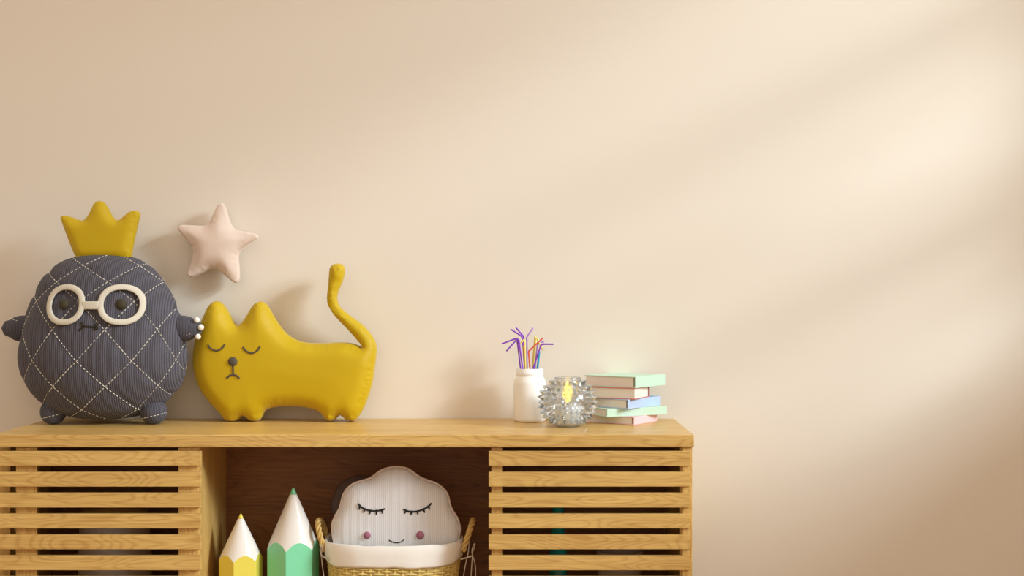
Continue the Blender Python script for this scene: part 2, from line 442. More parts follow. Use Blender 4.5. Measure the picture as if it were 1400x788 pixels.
# ------------------------------------------------------------------ pineapple cushion
D0 = 3.296; BY = yd(D0); CX = X(141.3, D0)
prof_px = [(0.1, 573.2), (20, 572.6), (42, 570), (60, 563.5), (76, 555), (93, 540), (104.5, 524), (110.5, 508), (113, 490), (112.6, 475), (109.5, 455), (105, 438),
           (98, 418), (90, 400), (80.5, 382), (66.5, 367.5), (53.5, 358), (40, 352), (22, 349.0), (0.1, 348.6)]
prof = resample(catmull(prof_px, False, 10), 2.2)
prof[:, 0] = np.maximum(prof[:, 0], 0.05)
row_tab_y = [340, 364, 386, 412, 449.5, 491, 525, 557, 573, 580]; row_tab_r = [-1.3, 0, 1, 2, 3, 4, 5, 6, 6.9, 7.3]
def rowf(y): return np.interp(y, row_tab_y, row_tab_r)
def yrow(r): return np.interp(r, row_tab_r, row_tab_y)
yy_sorted = prof[::-1]
def Rpx(y): return np.interp(y, yy_sorted[:, 1], yy_sorted[:, 0])
DR = 0.60
def body_base(th, y, R=None):
    R = Rpx(y) if R is None else R
    k = D0/F
    return np.stack([CX + R*k*np.sin(th), BY - DR*R*k*np.cos(th), Z(y, D0) + 0*th], -1)
def groove(th, y):
    r = rowf(y); c = (np.degrees(np.arcsin(np.clip(Rpx(y)*np.sin(th)/118, -1, 1))) + 8)/17.7
    f = lambda q: np.abs((q/2 + 0.5) % 1 - 0.5)*2
    g = (1 - np.exp(-(f(r+c)/0.28)**2))*(1 - np.exp(-(f(r-c)/0.28)**2))
    fade = np.clip((y - 350)/14, 0, 1)*np.clip((572 - y)/14, 0, 1)
    return g*fade
NT = 260
th = np.linspace(-PI, PI, NT, endpoint=False)
TH, YY = np.meshgrid(th, prof[:, 1]); RR = np.repeat(prof[:, :1], NT, 1)
def base_rr(TH, YY, RR): return body_base(TH, YY, RR)
B0 = base_rr(TH, YY, RR)
dth = np.roll(B0, -1, 1) - np.roll(B0, 1, 1); dv = np.gradient(B0, axis=0)
NRM = np.cross(dth, dv); NRM /= np.linalg.norm(NRM, axis=2)[..., None] + 1e-12
if NRM[len(prof)//2, NT//2, 1] > 0: NRM = -NRM
PUFF = 0.0036
BV = B0 + NRM*(groove(TH, YY)*PUFF)[..., None]
def surf_at(theta, y):
    """point and normal on the quilted surface by bilinear lookup"""
    fi = np.interp(-y, -prof[:, 1], np.arange(len(prof))) if prof[0, 1] > prof[-1, 1] else np.interp(y, prof[:, 1], np.arange(len(prof)))
    fj = ((theta + PI)/(2*PI)*NT) % NT
    i = int(min(fi, len(prof)-2)); j = int(fj); a, c = fi - i, fj - j; j1 = (j+1) % NT
    f = lambda A: (A[i, j]*(1-a)*(1-c) + A[i+1, j]*a*(1-c) + A[i, j1]*(1-a)*c + A[i+1, j1]*a*c)
    return f(BV), f(NRM)
pine = empty('pineapple_cushion', (CX, BY, TOP), 'slate grey quilted pineapple cushion with white glasses and yellow crown', 'cushion')
V = BV.reshape(-1, 3); Fc = []; nr = len(prof)
for i in range(nr-1):
    for j in range(NT):
        k = (j+1) % NT; Fc.append((i*NT+j, i*NT+k, (i+1)*NT+k, (i+1)*NT+j))
Fc.append(tuple(reversed(range(NT)))); Fc.append(tuple((nr-1)*NT + j for j in range(NT)))
body = mesh_obj('body', V, Fc, M['slate'], pine)
# dashed quilting stitches along the diagonals
sb = MB()
def dash(sb, p0, p1, n, w=0.00105, h=0.0009):
    t = p1 - p0; t /= np.linalg.norm(t) + 1e-12; bb = np.cross(n, t); bb /= np.linalg.norm(bb) + 1e-12
    m = (p0+p1)/2; vs_ = []
    for q, s in ((p0, 0.55), (m, 1.0), (p1, 0.55)):
        vs_ += [q - bb*w*s, q + n*h*s*1.3, q + bb*w*s, q - n*h*s]
    fs = []
    for a in (0, 4):
        for k in range(4): fs.append((a+k, a+(k+1) % 4, a+4+(k+1) % 4, a+4+k))
    fs += [(3, 2, 1, 0), (8, 9, 10, 11)]
    sb.add(vs_, fs)
def run_dashes(pts, nn):
    pts = np.array(pts); nn = np.array(nn)
    L = np.concatenate([[0], np.cumsum(np.linalg.norm(np.diff(pts, axis=0), axis=1))])
    at = lambda A, u: np.array([np.interp(u, L, A[:, q]) for q in range(3)])
    s = 0.002
    while s + 0.006 < L[-1]:
        n = at(nn, s + 0.003); n /= np.linalg.norm(n)
        dash(sb, at(pts, s) + n*0.0008, at(pts, s + 0.0058) + n*0.0008, n)
        s += 0.0096
for fam in (1, -1):
    for k in range(-6, 8):
        for half in (0, 1):
            pts = []; nn = []
            for r in np.linspace(-0.75, 6.75, 700):
                c = (2*k - r) if fam == 1 else (r - 2*k)
                ang_ = math.radians(c*17.7 - 8); y = float(yrow(r)); R = Rpx(y)
                u = 118*math.sin(ang_)/max(R, 1)
                if abs(ang_) < PI/2 and abs(u) < 0.999:
                    t = math.asin(u); t = t if half == 0 else (PI - t + PI) % (2*PI) - PI
                    p, n = surf_at(t, y); pts.append(p); nn.append(n)
                elif len(pts) > 8: run_dashes(pts, nn); pts = []; nn = []
                else: pts = []; nn = []
            if len(pts) > 8: run_dashes(pts, nn)
o = sb.build('stitching', M['thread'], body, False); o['kind'] = 'stuff'; o['label'] = 'dashed white quilting stitches'
# feet, with one stitched seam each
for fx, rx in ((73, 17.5), (210, 18.5)):
    d = D0 - 0.02; k = d/F; cx = X(fx, d); cy = yd(d); rz = 0.030
    c = (cx, cy, TOP + rz*0.96)
    v, f = ellipsoid_geo(c, (rx*k, 0.036, rz))
    v = [(p[0], p[1], max(p[2], TOP + 0.0005)) for p in v]
    foot = mesh_obj('foot', v, f, M['slate_plain'], pine)
    st = MB()
    for i in range(-5, 6):
        a0 = i*0.27; a1 = a0 + 0.17
        q = []
        for a in (a0, a1):
            u = np.array([math.sin(a)*0.93, -math.cos(a)*0.93, -0.30 + 0.25*math.sin(a)]); u /= np.linalg.norm(u)
            q.append(np.array(c) + u*np.array([rx*k, 0.036, rz])*1.012)
        nrm = (q[0] - np.array(c)); nrm /= np.linalg.norm(nrm)
        dash(st, q[0], q[1], nrm)
    o = st.build('seam_stitches', M['thread'], foot, False); o['kind'] = 'stuff'
# arms with bead fingertips
for s, root_px, tip_px, ty, by_ in ((-1, 40, 12, 446, 450), (1, 242, 272, 446, 450)):
    d = D0 - 0.005; k = d/F
    p0 = np.array([X(root_px, d), BY - 0.005, Z(450, d)]); p1 = np.array([X(tip_px - s*6, d), BY - 0.02, Z(449, d)])
    pth = np.array([p0 + (p1-p0)*t for t in np.linspace(0, 1, 9)])
    rad = np.array([18.5, 18.5, 18.3, 18.1, 17.7, 17.1, 16.2, 15, 12.6])*k
    v, f = tube_geo(pth, rad, 24)
    v = np.array(v); v[:, 1] = BY - 0.012 + (v[:, 1] - (BY - 0.012))*0.85
    arm = mesh_obj('arm', v, f, M['slate_plain'], pine)
    for bx, bz, rr_ in ((0.5, 437.5, 4.0), (6, 447.5, 4.2), (2, 460, 4.0)):
        rr_ *= 1.0 if s > 0 else 0.62
        c = (X(tip_px + s*bx, d), BY + (-0.030 if s > 0 else 0.008), Z(bz, d)); vv, ff = ellipsoid_geo(c, (rr_*k,)*3, 14, 9)
        mesh_obj('bead', vv, ff, M['bead'], arm)
    st = MB()
    for i in range(5):
        t = 0.15 + 0.17*i; q0 = p0 + (p1-p0)*t; q1 = p0 + (p1-p0)*(t+0.1); off = np.array([0, -0.018, (-0.020 if s > 0 else 0.015) + 0.002*i])
        dash(st, q0 + off, q1 + off, np.array([0, -0.6, -0.8]))
    o = st.build('seam_stitches', M['thread'], arm, False); o['kind'] = 'stuff'
# glasses
def front_y(px, py):
    x, zz = X(px, DG), Z(py, DG); R = Rpx(394 + (CAM_Z - zz)*F/D0)*D0/F
    s = np.clip((x - CX)/max(R, 1e-3), -0.98, 0.98); return BY - DR*R*math.sqrt(1 - s*s) - PUFF
DG = D0 - 0.115
gb = MB()
def rim(cx, cy, ro, ri, tilt):
    n = 56; m = 12; vs_ = []; fs = []
    for i in range(n):
        a = 2*PI*i/n; ca, sa = math.cos(a), math.sin(a)
        for j in range(m):
            s = 2*PI*j/m; cs, sn = math.cos(s), math.sin(s)
            f = 0.5 + 0.5*math.copysign(abs(cs)**0.6, cs)
            rx = ri[0] + (ro[0]-ri[0])*f; ry = ri[1] + (ro[1]-ri[1])*f
            e = 0.9     # slightly squared loops
            px = cx + rx*math.copysign(abs(ca)**e, ca); py = cy + ry*math.copysign(abs(sa)**e, sa) + tilt*rx*ca/30
            y = front_y(px, py) - 0.0055
            vs_.append((X(px, DG), y + 0.0045*math.copysign(abs(sn)**0.6, sn), Z(py, DG)))
    for i in range(n):
        for j in range(m):
            fs.append((i*m+j, i*m+(j+1) % m, ((i+1) % n)*m+(j+1) % m, ((i+1) % n)*m+j))
    gb.add(vs_, fs)
rim(86.5, 416.8, (28.2, 28), (20, 20.2), -0.8); rim(163, 416.8, (31, 28), (23, 20.2), 0.8)
bx0, bx1 = X(112, DG), X(134, DG); by_ = front_y(123, 418) - 0.0055
v, f = box_geo(bx0, bx1, by_ - 0.0045, by_ + 0.0045, Z(423.3, DG), Z(412.3, DG), 0.002); gb.add(v, f)
glasses = gb.build('glasses', M['felt_white'], pine); glasses['label'] = 'thick off-white felt spectacle frame'
for ex, ey, r_ in ((84.5, 416.5, 7.2), (162.5, 416.5, 7.6)):
    c = (X(ex, DG), front_y(ex, ey) - 0.001, Z(ey, DG)); v, f = ellipsoid_geo(c, (r_*DG/F, 0.009, r_*DG/F), 20, 12)
    o = mesh_obj('eye', v, f, M['olive'], pine); o['label'] = 'dark olive button eye'
pth = [(108, 451.5), (111.5, 449.5), (113, 445.5), (111, 441.5), (113, 445.8), (122, 446.8), (130, 446.5), (132.5, 442), (131.8, 446.5), (133, 450), (129.5, 450)]
pw = [np.array([X(a, DG), front_y(a, c) - 0.001, Z(c, DG)]) for a, c in pth]
o = tube('mouth', catmull(pw, False, 5), 0.0021, M['olive_dark'], pine); o['label'] = 'dark cord mouth'
# crown
cr_px = [(104.7, 352), (99, 340), (92, 322), (85, 303), (83.2, 297), (86.5, 294.8), (92, 295.3), (100.5, 297.7), (108, 300.8), (114.5, 301.2), (120, 296.5), (124.5, 288.5),
         (128.6, 280), (132, 276.2), (136, 274.8), (140.5, 275.8), (144.5, 279.5), (150, 288.5), (154.5, 296.5), (159, 300.6), (164.5, 300.5), (170, 295.6), (176, 290.7), (182, 288.2),
         (187.5, 288.4), (191.2, 291.6), (191, 298), (188.6, 307), (184, 328), (181, 343), (179.3, 352), (172, 356), (142, 357), (111, 356)]
DC = D0 - 0.005
o, _, _ = puffy('crown', catmull([P2(a, c, DC) for a, c in cr_px], True, 5), yd(DC), 0.024, 0.015, 0.0042, M['yellow'], pine, smooth_it=14)
o['label'] = 'mustard yellow three-pointed stuffed crown'

# ------------------------------------------------------------------ cat
DCT = table_dist(576.2)
cat_px = [(264.5, 501.7), (265.4, 475.8), (271, 452), (279.6, 430.5), (287, 416.8), (295.6, 411.5), (304, 415), (312, 426), (319.8, 440), (326, 444.8), (333.6, 438), (344.4, 420.5), (350.8, 413.6),
          (358.6, 412.2), (366, 418), (374.6, 432.6), (384.5, 447.7), (396, 459.5), (413.4, 467.3), (437, 469.3), (463, 468), (478, 469), (488, 471.5), (494.0, 474.4), (493.5, 471.5), (477.6, 452.9),
          (458.6, 432.9), (449.5, 419), (447.2, 407), (449.2, 388), (450.6, 369), (454.2, 362.6), (461.5, 360.2), (469, 362.6), (471.8, 370), (469, 384.3), (463, 398.5), (461.2, 409), (465, 419.8), (477.6, 430.6),
          (494.8, 443.3), (507.5, 457.5), (513.6, 468.5), (515, 482), (512.7, 501.7), (508.4, 527.6), (499.8, 553.5), (490, 571), (482.5, 576.1), (473.9, 574.2), (465.4, 568), (459.3, 572.8), (452.3, 576.2), (445.2, 573.2), (436, 563),
          (420, 557.6), (394, 555.4), (373, 557.6), (362.6, 562.5), (358.6, 571), (351.7, 576.0), (342.5, 575), (333.8, 569), (328, 572.8), (320.6, 576.2), (309.5, 574.6), (300, 564.3), (286, 549), (273, 529.8)]
catb = empty('stuffed_cat', (X(390, DCT), yd(DCT), TOP), 'mustard yellow stuffed cat with closed eyes and raised tail', 'stuffed toy')
co_, csurf, _ = puffy('body', catmull([P2(a, c, DCT) for a, c in cat_px], True, 4), yd(DCT), 0.042, 0.024, 0.0055, M['yellow'], catb, bulge=0.006, bl=0.06, smooth_it=16)
DCF = DCT - 0.05
def on_cat(pts, lift): 
    out = []
    for a, c in pts:
        x, z = X(a, DCF), Z(c, DCF); out.append(np.array([x, csurf(x, z) - lift, z]))
    return out
for pts in ([(284, 471.8), (287, 476.2), (294.5, 479.8), (302, 477.5), (306.5, 471.8)], [(332.3, 475.3), (336, 480), (343.5, 483.2), (351, 480.2), (355, 474.5)]):
    o = tube('closed_eye', catmull(on_cat(pts, 0.0012), False, 6), 0.0020, M['face_grey'], catb); o['label'] = 'grey curved closed eyelid'
q = on_cat([(318, 494.8)], 0.001)[0]
v, f = ellipsoid_geo((q[0], q[1], q[2]), (0.0108, 0.0055, 0.0108), 22, 12); mesh_obj('nose', v, f, M['face_grey'], catb)
mb = MB(); v, f = tube_geo(np.array(on_cat([(318.2, 499), (318.6, 506), (318.8, 512.6)], 0.0012)), 0.0021, 8); mb.add(v, f)
v, f = tube_geo(catmull(on_cat([(310.3, 517.2), (313.5, 514.2), (318.8, 512.8), (323.5, 514.2), (326.8, 517.4)], 0.0012), False, 5), 0.0021, 8); mb.add(v, f)
mb.build('mouth', M['face_grey'], catb)

# ------------------------------------------------------------------ star on the wall
DS = 3.417 - 0.040
star_px = [(302.6, 277.9), (306.8, 279.8), (310.8, 290), (315, 304), (321, 312.6), (333, 316.6), (348.5, 319.8), (353.8, 323.6), (350.8, 328.2), (338, 336.2), (328.9, 343.5), (326.2, 352.4),
           (327.5, 366.6), (327.4, 382), (323.5, 387.2), (317, 384.4), (306.4, 375.8), (296.5, 368.8), (288.0, 368.6), (276.2, 373.8), (263.5, 379.2), (257.5, 377.6), (257, 372), (261, 361.2), (264.4, 347.5),
           (261.8, 337), (253, 326), (245.2, 315.4), (245.0, 310), (249.5, 307.8), (265.5, 308.4), (279.5, 308.4), (286.3, 304.5), (291.5, 293.7), (298.2, 280.6)]
o, _, _ = puffy('star_cushion', catmull([P2(a, c, DS) for a, c in star_px], True, 5), yd(DS), 0.030, 0.022, 0.0042, M['pink_star'], None, back=0.034, bulge=0.003, bl=0.035, smooth_it=40)
tag(o, 'pale pink five-pointed stuffed star hanging on the wall', 'star')

# ------------------------------------------------------------------ white jar with straws
DJ = 3.340; JX = X(724.2, DJ); JY = yd(DJ); kj = DJ/F
jar = [(0.0, 0.003), (19.5*kj, 0.0), (21.6*kj, 0.003), (22.1*kj, 0.010), (22.1*kj, 0.088), (21.2*kj, 0.097), (18.6*kj, 0.105), (17.9*kj, 0.108), (18.6*kj, 0.110), (18.6*kj, 0.1165), (17.8*kj, 0.118),
       (18.0*kj, 0.1235), (17.2*kj, 0.1245), (16.0*kj, 0.123), (15.8*kj, 0.106), (19.5*kj, 0.094), (19.8*kj, 0.010), (0.0, 0.008)]
v, f = lathe_geo(jar, JX, JY, TOP + 0.0003, 56)
o = mesh_obj('jar', v, f, M['ceramic']); tag(o, 'white ceramic jar full of drinking straws', 'jar')
PURPLE, LILAC, YEL, ORANGE, RED, TEAL = (138, 66, 202), (182, 142, 226), (248, 232, 130), (222, 150, 60), (224, 96, 76), (20, 158, 190)
sm = {k: plain('straw_'+k, c, 0.35, 0.5, ) for k, c in dict(purple=PURPLE, lilac=LILAC, yellow=YEL, orange=ORANGE, red=RED, teal=TEAL).items()}
straws = [('purple', [(712, 507), (707, 464), (705, 463), (687, 470)], -4, 'purple bendy straw with its tip bent low toward the cat'),
          ('purple', [(715, 507), (709.3, 465), (707.5, 463), (693, 479.5)], -9, 'purple bendy straw with its tip hanging down steeply'),
          ('purple', [(717.5, 507), (714.5, 463), (712.5, 459.5), (698.8, 450.8)], 6, 'purple bendy straw with its tip rising at a shallow slant'),
          ('purple', [(719, 507), (716, 462), (714.5, 459), (706, 449)], 10, 'purple bendy straw with its tip rising steeply'),
          ('yellow', [(718.6, 507), (717.3, 466), (716.3, 464.5), (711.3, 470)], -7, 'yellow bendy straw with a short tip folded down beside the purple straws'),
          ('orange', [(718.9, 507), (716.4, 483), (715.6, 474)], 2, 'orange straight straw between the purple straws'),
          ('lilac', [(720.6, 507), (720.4, 462), (721, 460), (728.5, 449.3)], 4, 'pale lilac bendy straw with its tip rising to the highest point'),
          ('red', [(724.7, 507), (722.6, 481), (723.6, 479.5), (741.5, 462.8)], -8, 'red bendy straw with its long tip slanting up'),
          ('yellow', [(728.8, 507), (732.9, 464), (734, 461.8), (742, 478.8)], 7, 'yellow bendy straw with its tip folded down beside the teal straw'),
          ('yellow', [(727.6, 507), (731.4, 462.5), (732.2, 460.5)], 11, 'yellow straight straw behind the red straw'),
          ('purple', [(728, 507), (739.4, 472.5), (741.5, 470.6), (755.8, 470.8)], -5, 'purple bendy straw with its tip bent level toward the books'),
          ('lilac', [(731, 507), (735.2, 471), (736.4, 469.2), (743.6, 467.4)], 9, 'pale lilac bendy straw with a short level tip'),
          ('teal', [(734.6, 507), (737.4, 481.6)], 3, 'thick teal straight straw')]
for i, (c, pts, dy, lab) in enumerate(straws):
    dy *= 0.001; d = DJ
    up = [np.array([X(a, d), JY + dy, Z(e, d)]) for a, e in pts]
    s = up[0]; t = up[0] - up[1]; t /= abs(t[2])
    L = s[2] - (TOP + 0.0145)
    e = s + t*L
    e[0] = JX + np.clip(e[0] - JX, -0.022, 0.022)
    path = [e] + [e + (s - e)*q for q in (0.5, 1.0)] + up[1:]
    path = resample(np.array(path), 0.0025)
    r = 0.0024 if c == 'teal' else 0.00185
    rr = np.full(len(path), r)
    if len(pts) > 2:     # the pleated elbow
        bend = up[1]; dd = np.linalg.norm(path - bend, axis=1); rr += np.where(dd < 0.008, 0.0004*(np.arange(len(path)) % 2), 0)
    o = tube('drinking_straw', path, rr, sm[c], None, 8)
    tag(o, lab, 'straw', 'drinking straws in the white jar')

# ------------------------------------------------------------------ spiked crystal candle holder with a lit candle
DH = 3.215; HX = X(776, DH); HY = yd(DH); kh = DH/F
hz = lambda py: Z(py, DH)
base_z = TOP + 0.0004
hold = empty('candle_holder', (HX, HY, TOP), 'round crystal candle holder covered in pointed studs', 'candle holder')
SCZ = hz(550) ; RS = 36.0*kh; RSZ = 31.0*kh
out = []; inn = []
z_lo, z_hi = hz(581), hz(519)
for i in range(19):
    z = z_lo + (z_hi - z_lo)*i/18; u = np.clip((z - SCZ)/RSZ, -1, 1)
    r = RS*math.sqrt(max(1 - (abs(u)**2.3), 0)); r = max(r, 22.0*kh) if z < SCZ else max(r, 18.5*kh)
    out.append((r, z)); inn.append((r - 0.004, z))
prof_h = [(0.0, base_z), (14*kh, base_z), (15*kh, base_z + 0.002), (12.5*kh, z_lo - 0.003)] + out + [(19.2*kh, hz(517)), (17.6*kh, hz(516.2)), (17.0*kh, hz(518))]
v, f = lathe_geo(prof_h, HX, HY, 0, 48); mesh_obj('bowl', v, f, M['crystal'], hold)
sp = MB()
rows = 9
for i in range(rows):
    u = -0.80 + 1.62*i/(rows-1); z = SCZ + u*RSZ; r = RS*math.sqrt(max(1 - abs(u)**2.3, 0.02)); n = max(10, int(round(28*r/RS)))
    for k in range(n):
        a = 2*PI*(k + 0.5*(i % 2))/n; nrm = np.array([math.cos(a)*r/RS, math.sin(a)*r/RS, 0.85*u]); nrm /= np.linalg.norm(nrm)
        c = np.array([HX + r*math.cos(a), HY + r*math.sin(a), z]); t1 = np.array([-math.sin(a), math.cos(a), 0]); t2 = np.cross(nrm, t1)
        w = 3.9*kh; hgt = 6.2*kh
        q = [c - nrm*0.001 + (t1*math.cos(s) + t2*math.sin(s))*w for s in (0, PI/2, PI, 1.5*PI)] + [c + nrm*hgt]
        sp.add(q, [(0, 1, 4), (1, 2, 4), (2, 3, 4), (3, 0, 4)])
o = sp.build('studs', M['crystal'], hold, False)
for q in ('facet_reflect_bright', 'facet_reflect_mid', 'facet_reflect_dark'): o.data.materials.append(M[q])
for p in o.data.polygons: p.material_index = random.choice((0, 0, 1, 1, 1, 2, 2, 3))  # random facet tints stand in for light and dark reflections
o['kind'] = 'stuff'; o['label'] = 'rows of pointed crystal studs'
can = empty('tealight_candle', (HX, HY, z_lo + 0.004), 'lit pale candle inside the studded crystal holder', 'candle')
cz = z_lo + 0.0045
v, f = lathe_geo([(0.0, cz), (16.4*kh, cz), (17.0*kh, cz + 0.002), (17.0*kh, hz(554)), (16.2*kh, hz(553)), (15.8*kh, hz(555)), (0.0, hz(555))], HX, HY, 0, 40); mesh_obj('candle_cup', v, f, M['tin'], can)
v, f = lathe_geo([(0.0, hz(554.9)), (15.6*kh, hz(554.9)), (14.5*kh, hz(554.0)), (0.0, hz(554.2))], HX, HY, 0, 36); mesh_obj('wax', v, f, M['wax'], can)
tube('wick', [np.array([HX, HY, hz(554.5)]), np.array([HX + 0.001, HY, hz(548)])], 0.0008, M['wick'], can, 6)
v, f = lathe_geo([(0.0001, hz(552)), (4.6*kh, hz(547)), (6.6*kh, hz(541)), (5.8*kh, hz(534)), (3.2*kh, hz(527)), (0.0001, hz(521))], HX, HY, 0, 24); mesh_obj('flame', v, f, M['flame'], can)

# ------------------------------------------------------------------ stack of books
def book(z0, th_, near, d, phi, a, b_, cover, lab, spine='u0', pages=None):
    """near corner of the book at pixel column near and distance d; u runs left and back, v right and back"""
    ph = math.radians(phi); O = np.array([X(near, d), yd(d)])
    U = np.array([-math.cos(ph), math.sin(ph)]); Vd = np.array([math.sin(ph), math.cos(ph)])
    bk = empty('book', (O[0], O[1], z0), lab, 'book', 'stacked books')
    cm = plain('cover_cloth', cover, 0.6, 0.3, bump=0.1, bscale=400)
    t = 0.0020
    def slab(name, u0, u1, v0, v1, za, zb, mat, bev=0.0006):
        v, f = box_geo(u0, u1, v0, v1, za, zb, bev)
        w = [(O[0] + U[0]*p[0] + Vd[0]*p[1], O[1] + U[1]*p[0] + Vd[1]*p[1], p[2]) for p in v]
        f = [tuple(reversed(q)) for q in f]
        return mesh_obj(name, w, f, mat, bk, False)
    z1 = z0 + th_
    slab('back_cover', 0, a, 0, b_, z0, z0 + t, cm); slab('front_cover', 0, a, 0, b_, z1 - t, z1, cm)
    i = 0.003
    if spine == 'u0':
        slab('spine', 0.0, t, 0.0, b_, z0 + t*0.5, z1 - t*0.5, cm)
        slab('pages', t + 0.0052, a - i, i*0.7, b_ - i, z0 + t, z1 - t, M['paper'], 0.0003)
    else:
        slab('spine', 0.0, a, b_ - t, b_, z0 + t*0.5, z1 - t*0.5, cm)
        slab('pages', i*0.5, a - i, i*0.5, b_ - t - 0.002, z0 + t, z1 - t, M['paper'], 0.0003)
    return z1
z = TOP + 0.0003
GREEN, PINK, BLUE, REDC = (200, 228, 206), (244, 202, 206), (184, 204, 236), (206, 128, 120)
z = book(z, 0.0178, 867.0, 3.250, 33, 0.132, 0.114, PINK, 'pale pink hardback book at the bottom of the stack')
z = book(z, 0.0186, 830.0, 3.250, 62, 0.105, 0.165, GREEN, 'thin pale green hardback book second from the bottom of the stack')
z = book(z, 0.0216, 858.8, 3.250, 38, 0.128, 0.140, BLUE, 'pale blue hardback book in the middle of the stack')
z = book(z, 0.0262, 868.2, 3.250, 26, 0.130, 0.092, REDC, 'red hardback book with its white page edges facing out, second from top of stack', 'v1')
z = book(z, 0.0256, 868.8, 3.250, 36, 0.139, 0.136, GREEN, 'thick pale green hardback book on top of the stack')

# ------------------------------------------------------------------ giant pencils in the niche
NF = SB + 0.0222                                # niche floor
def pencil(cxp, tip_py, Rp, corner_py, d, rot, mat, tipf, lab):
    cx, cy = X(cxp, d), yd(d); R = Rp*d/F; zt = Z(tip_py, d)
    df = d - R; zc = Z(corner_py, df)           # height of the sharpening at the near corner
    slope = (zt - zc)/R
    pc = empty('pencil_ornament', (cx, cy, NF), lab, 'pencil', 'giant pencils in the niche')
    n = 144
    ang = [2*PI*i/n for i in range(n)]
    def hexr(a):
        b_ = (a - math.radians(rot) + PI/2) % (PI/3); h = R*math.cos(PI/6)/math.cos(b_ - PI/6)
        return h
    rad = [hexr(a) for a in ang]
    edge = [zt - slope*r for r in rad]
    V = []; Fc = []
    for ring in range(3):
        for i, a in enumerate(ang):
            z = [NF, zc - 0.02, edge[i]][ring]; V.append((cx + rad[i]*math.cos(a), cy + rad[i]*math.sin(a), z))
    for rg in range(2):
        for i in range(n):
            j = (i+1) % n; Fc.append((rg*n+i, rg*n+j, (rg+1)*n+j, (rg+1)*n+i))
    Fc.append(tuple(reversed(range(n))))
    o = mesh_obj('barrel', V, Fc, mat, pc, False)
    rt = R*tipf
    V = []; Fc = []; levels = 8
    for l in range(levels+1):
        for i, a in enumerate(ang):
            t = l/levels; r = rad[i]*(1-t) + rt*t; V.append((cx + r*math.cos(a), cy + r*math.sin(a), zt - slope*r))
    for l in range(levels):
        for i in range(n):
            j = (i+1) % n; Fc.append((l*n+i, l*n+j, (l+1)*n+j, (l+1)*n+i))
    o = mesh_obj('sharpened_cone', V, Fc, M['pencil_white'], pc); o['label'] = 'glossy white cone'
    r0 = rt*0.6
    prof_t = [(rt, zt - slope*rt)] + [(rt + (r0-rt)*t, zt - slope*(rt + (r0-rt)*t)) for t in (0.5, 1.0)] + [(r0*0.75, zt - slope*r0*0.62), (r0*0.4, zt - slope*r0*0.40), (0.0001, zt - slope*r0*0.33)]
    v, f = lathe_geo(prof_t, cx, cy, 0, 28); mesh_obj('lead', v, f, mat, pc)
pencil(329.2, 701.0, 30.0, 770.6, 3.15, -8, M['pencil_yellow'], 0.13, 'short yellow pencil ornament beside the niche wall')
pencil(401.0, 665.0, 36.2, 756.0, 3.17, -7, M['pencil_green'], 0.13, 'tall mint green pencil ornament beside the wicker basket')

# ------------------------------------------------------------------ wicker basket with liner
DB = 3.180; BX = X(538.8, DB); BYb = yd(DB)
RIMZ = Z(741, DB - 0.06)
HW, HD = 94.5*(DB-0.02)/F, 0.098
def sq(a, n=2.8):
    c, s = math.cos(a), math.sin(a); k = (abs(c)**n + abs(s)**n)**(-1/n); return k*c, k*s
bk = empty('basket', (BX, BYb, NF), 'golden wicker basket with white liner and rope handles', 'basket')
wv = MB(); ns = 52; rows_z = np.arange(NF + 0.004, RIMZ - 0.012, 0.0056)
def taper(z): return 0.80 + 0.17*(z - NF)/(RIMZ - NF)
for r, z in enumerate(rows_z):
    path = []
    for i in range(ns*4):
        a = 2*PI*i/(ns*4); c, s = sq(a); o_ = 0.0022*math.sin(ns/2*a + r*PI); t = taper(z)
        path.append((BX + (HW*t + o_)*c, BYb + (HD*t + o_)*s, z))
    v, f = tube_geo(np.array(path), 0.0029, 6, closed=True); wv.add(v, f)
o = wv.build('weave', M['wicker'], bk); o['kind'] = 'stuff'
stk = MB()
for i in range(ns):
    a = 2*PI*(i+0.5)/ns; c, s = sq(a)
    path = [(BX + HW*taper(z)*c, BYb + HD*taper(z)*s, z) for z in np.linspace(NF + 0.0045, RIMZ - 0.012, 8)]
    v, f = tube_geo(np.array(path), 0.0030, 6); stk.add(v, f)
o = stk.build('stakes', M['wicker'], bk); o['kind'] = 'stuff'
v = []; f = []; n = 64
for i in range(n):
    c, s = sq(2*PI*i/n); v.append((BX + HW*0.79*c, BYb + HD*0.79*s, NF + 0.003))
mesh_obj('basket_floor', v, [tuple(range(n))], M['wicker'], bk)
# liner: inside floor, up the inner side, over the rim, down outside to a wavy hem
LF = Z(792, DB); n = 160; V = []; Fc = []
def wob(a, s): return 0.6*math.sin(5*a + s) + 0.4*math.sin(11*a + 2.3*s) + 0.3*math.sin(17*a - s)
prof_l = [(0.02, 'f', 0), (0.55, 'f', 0), (0.86, 'f', 0), (0.90, 'i', 0.25), (0.93, 'i', 0.8), (0.955, 'r', -0.004), (0.985, 'r', 0.001), (1.0, 'r', -0.0025), (1.012, 'o', 0.18), (1.012, 'o', 0.45), (1.0, 'o', 0.7), (0.998, 'o', 0.9), (0.985, 'o', 1.0), (0.975, 'o', 0.97)]
for (t, k, q) in prof_l:
    for i in range(n):
        a = 2*PI*i/n; c, s = sq(a)
        side_f = abs(c)**10
        hem = RIMZ - 0.0500 + 0.014*side_f - 0.0015*wob(a, 1.0)
        top = RIMZ - 0.0035*(-s if s < 0 else 0) + 0.001*wob(a, 0.4)
        z = {'f': LF, 'i': LF + (top - LF)*q, 'r': top + q, 'o': top - 0.0025 + (hem - top)*q}[k]
        tt = t + (0.010*wob(a, 2.0)*q if k == 'o' else 0)
        V.append((BX + HW*tt*c + (0.0 if k != 'o' else 0.0), BYb + HD*tt*s, z))
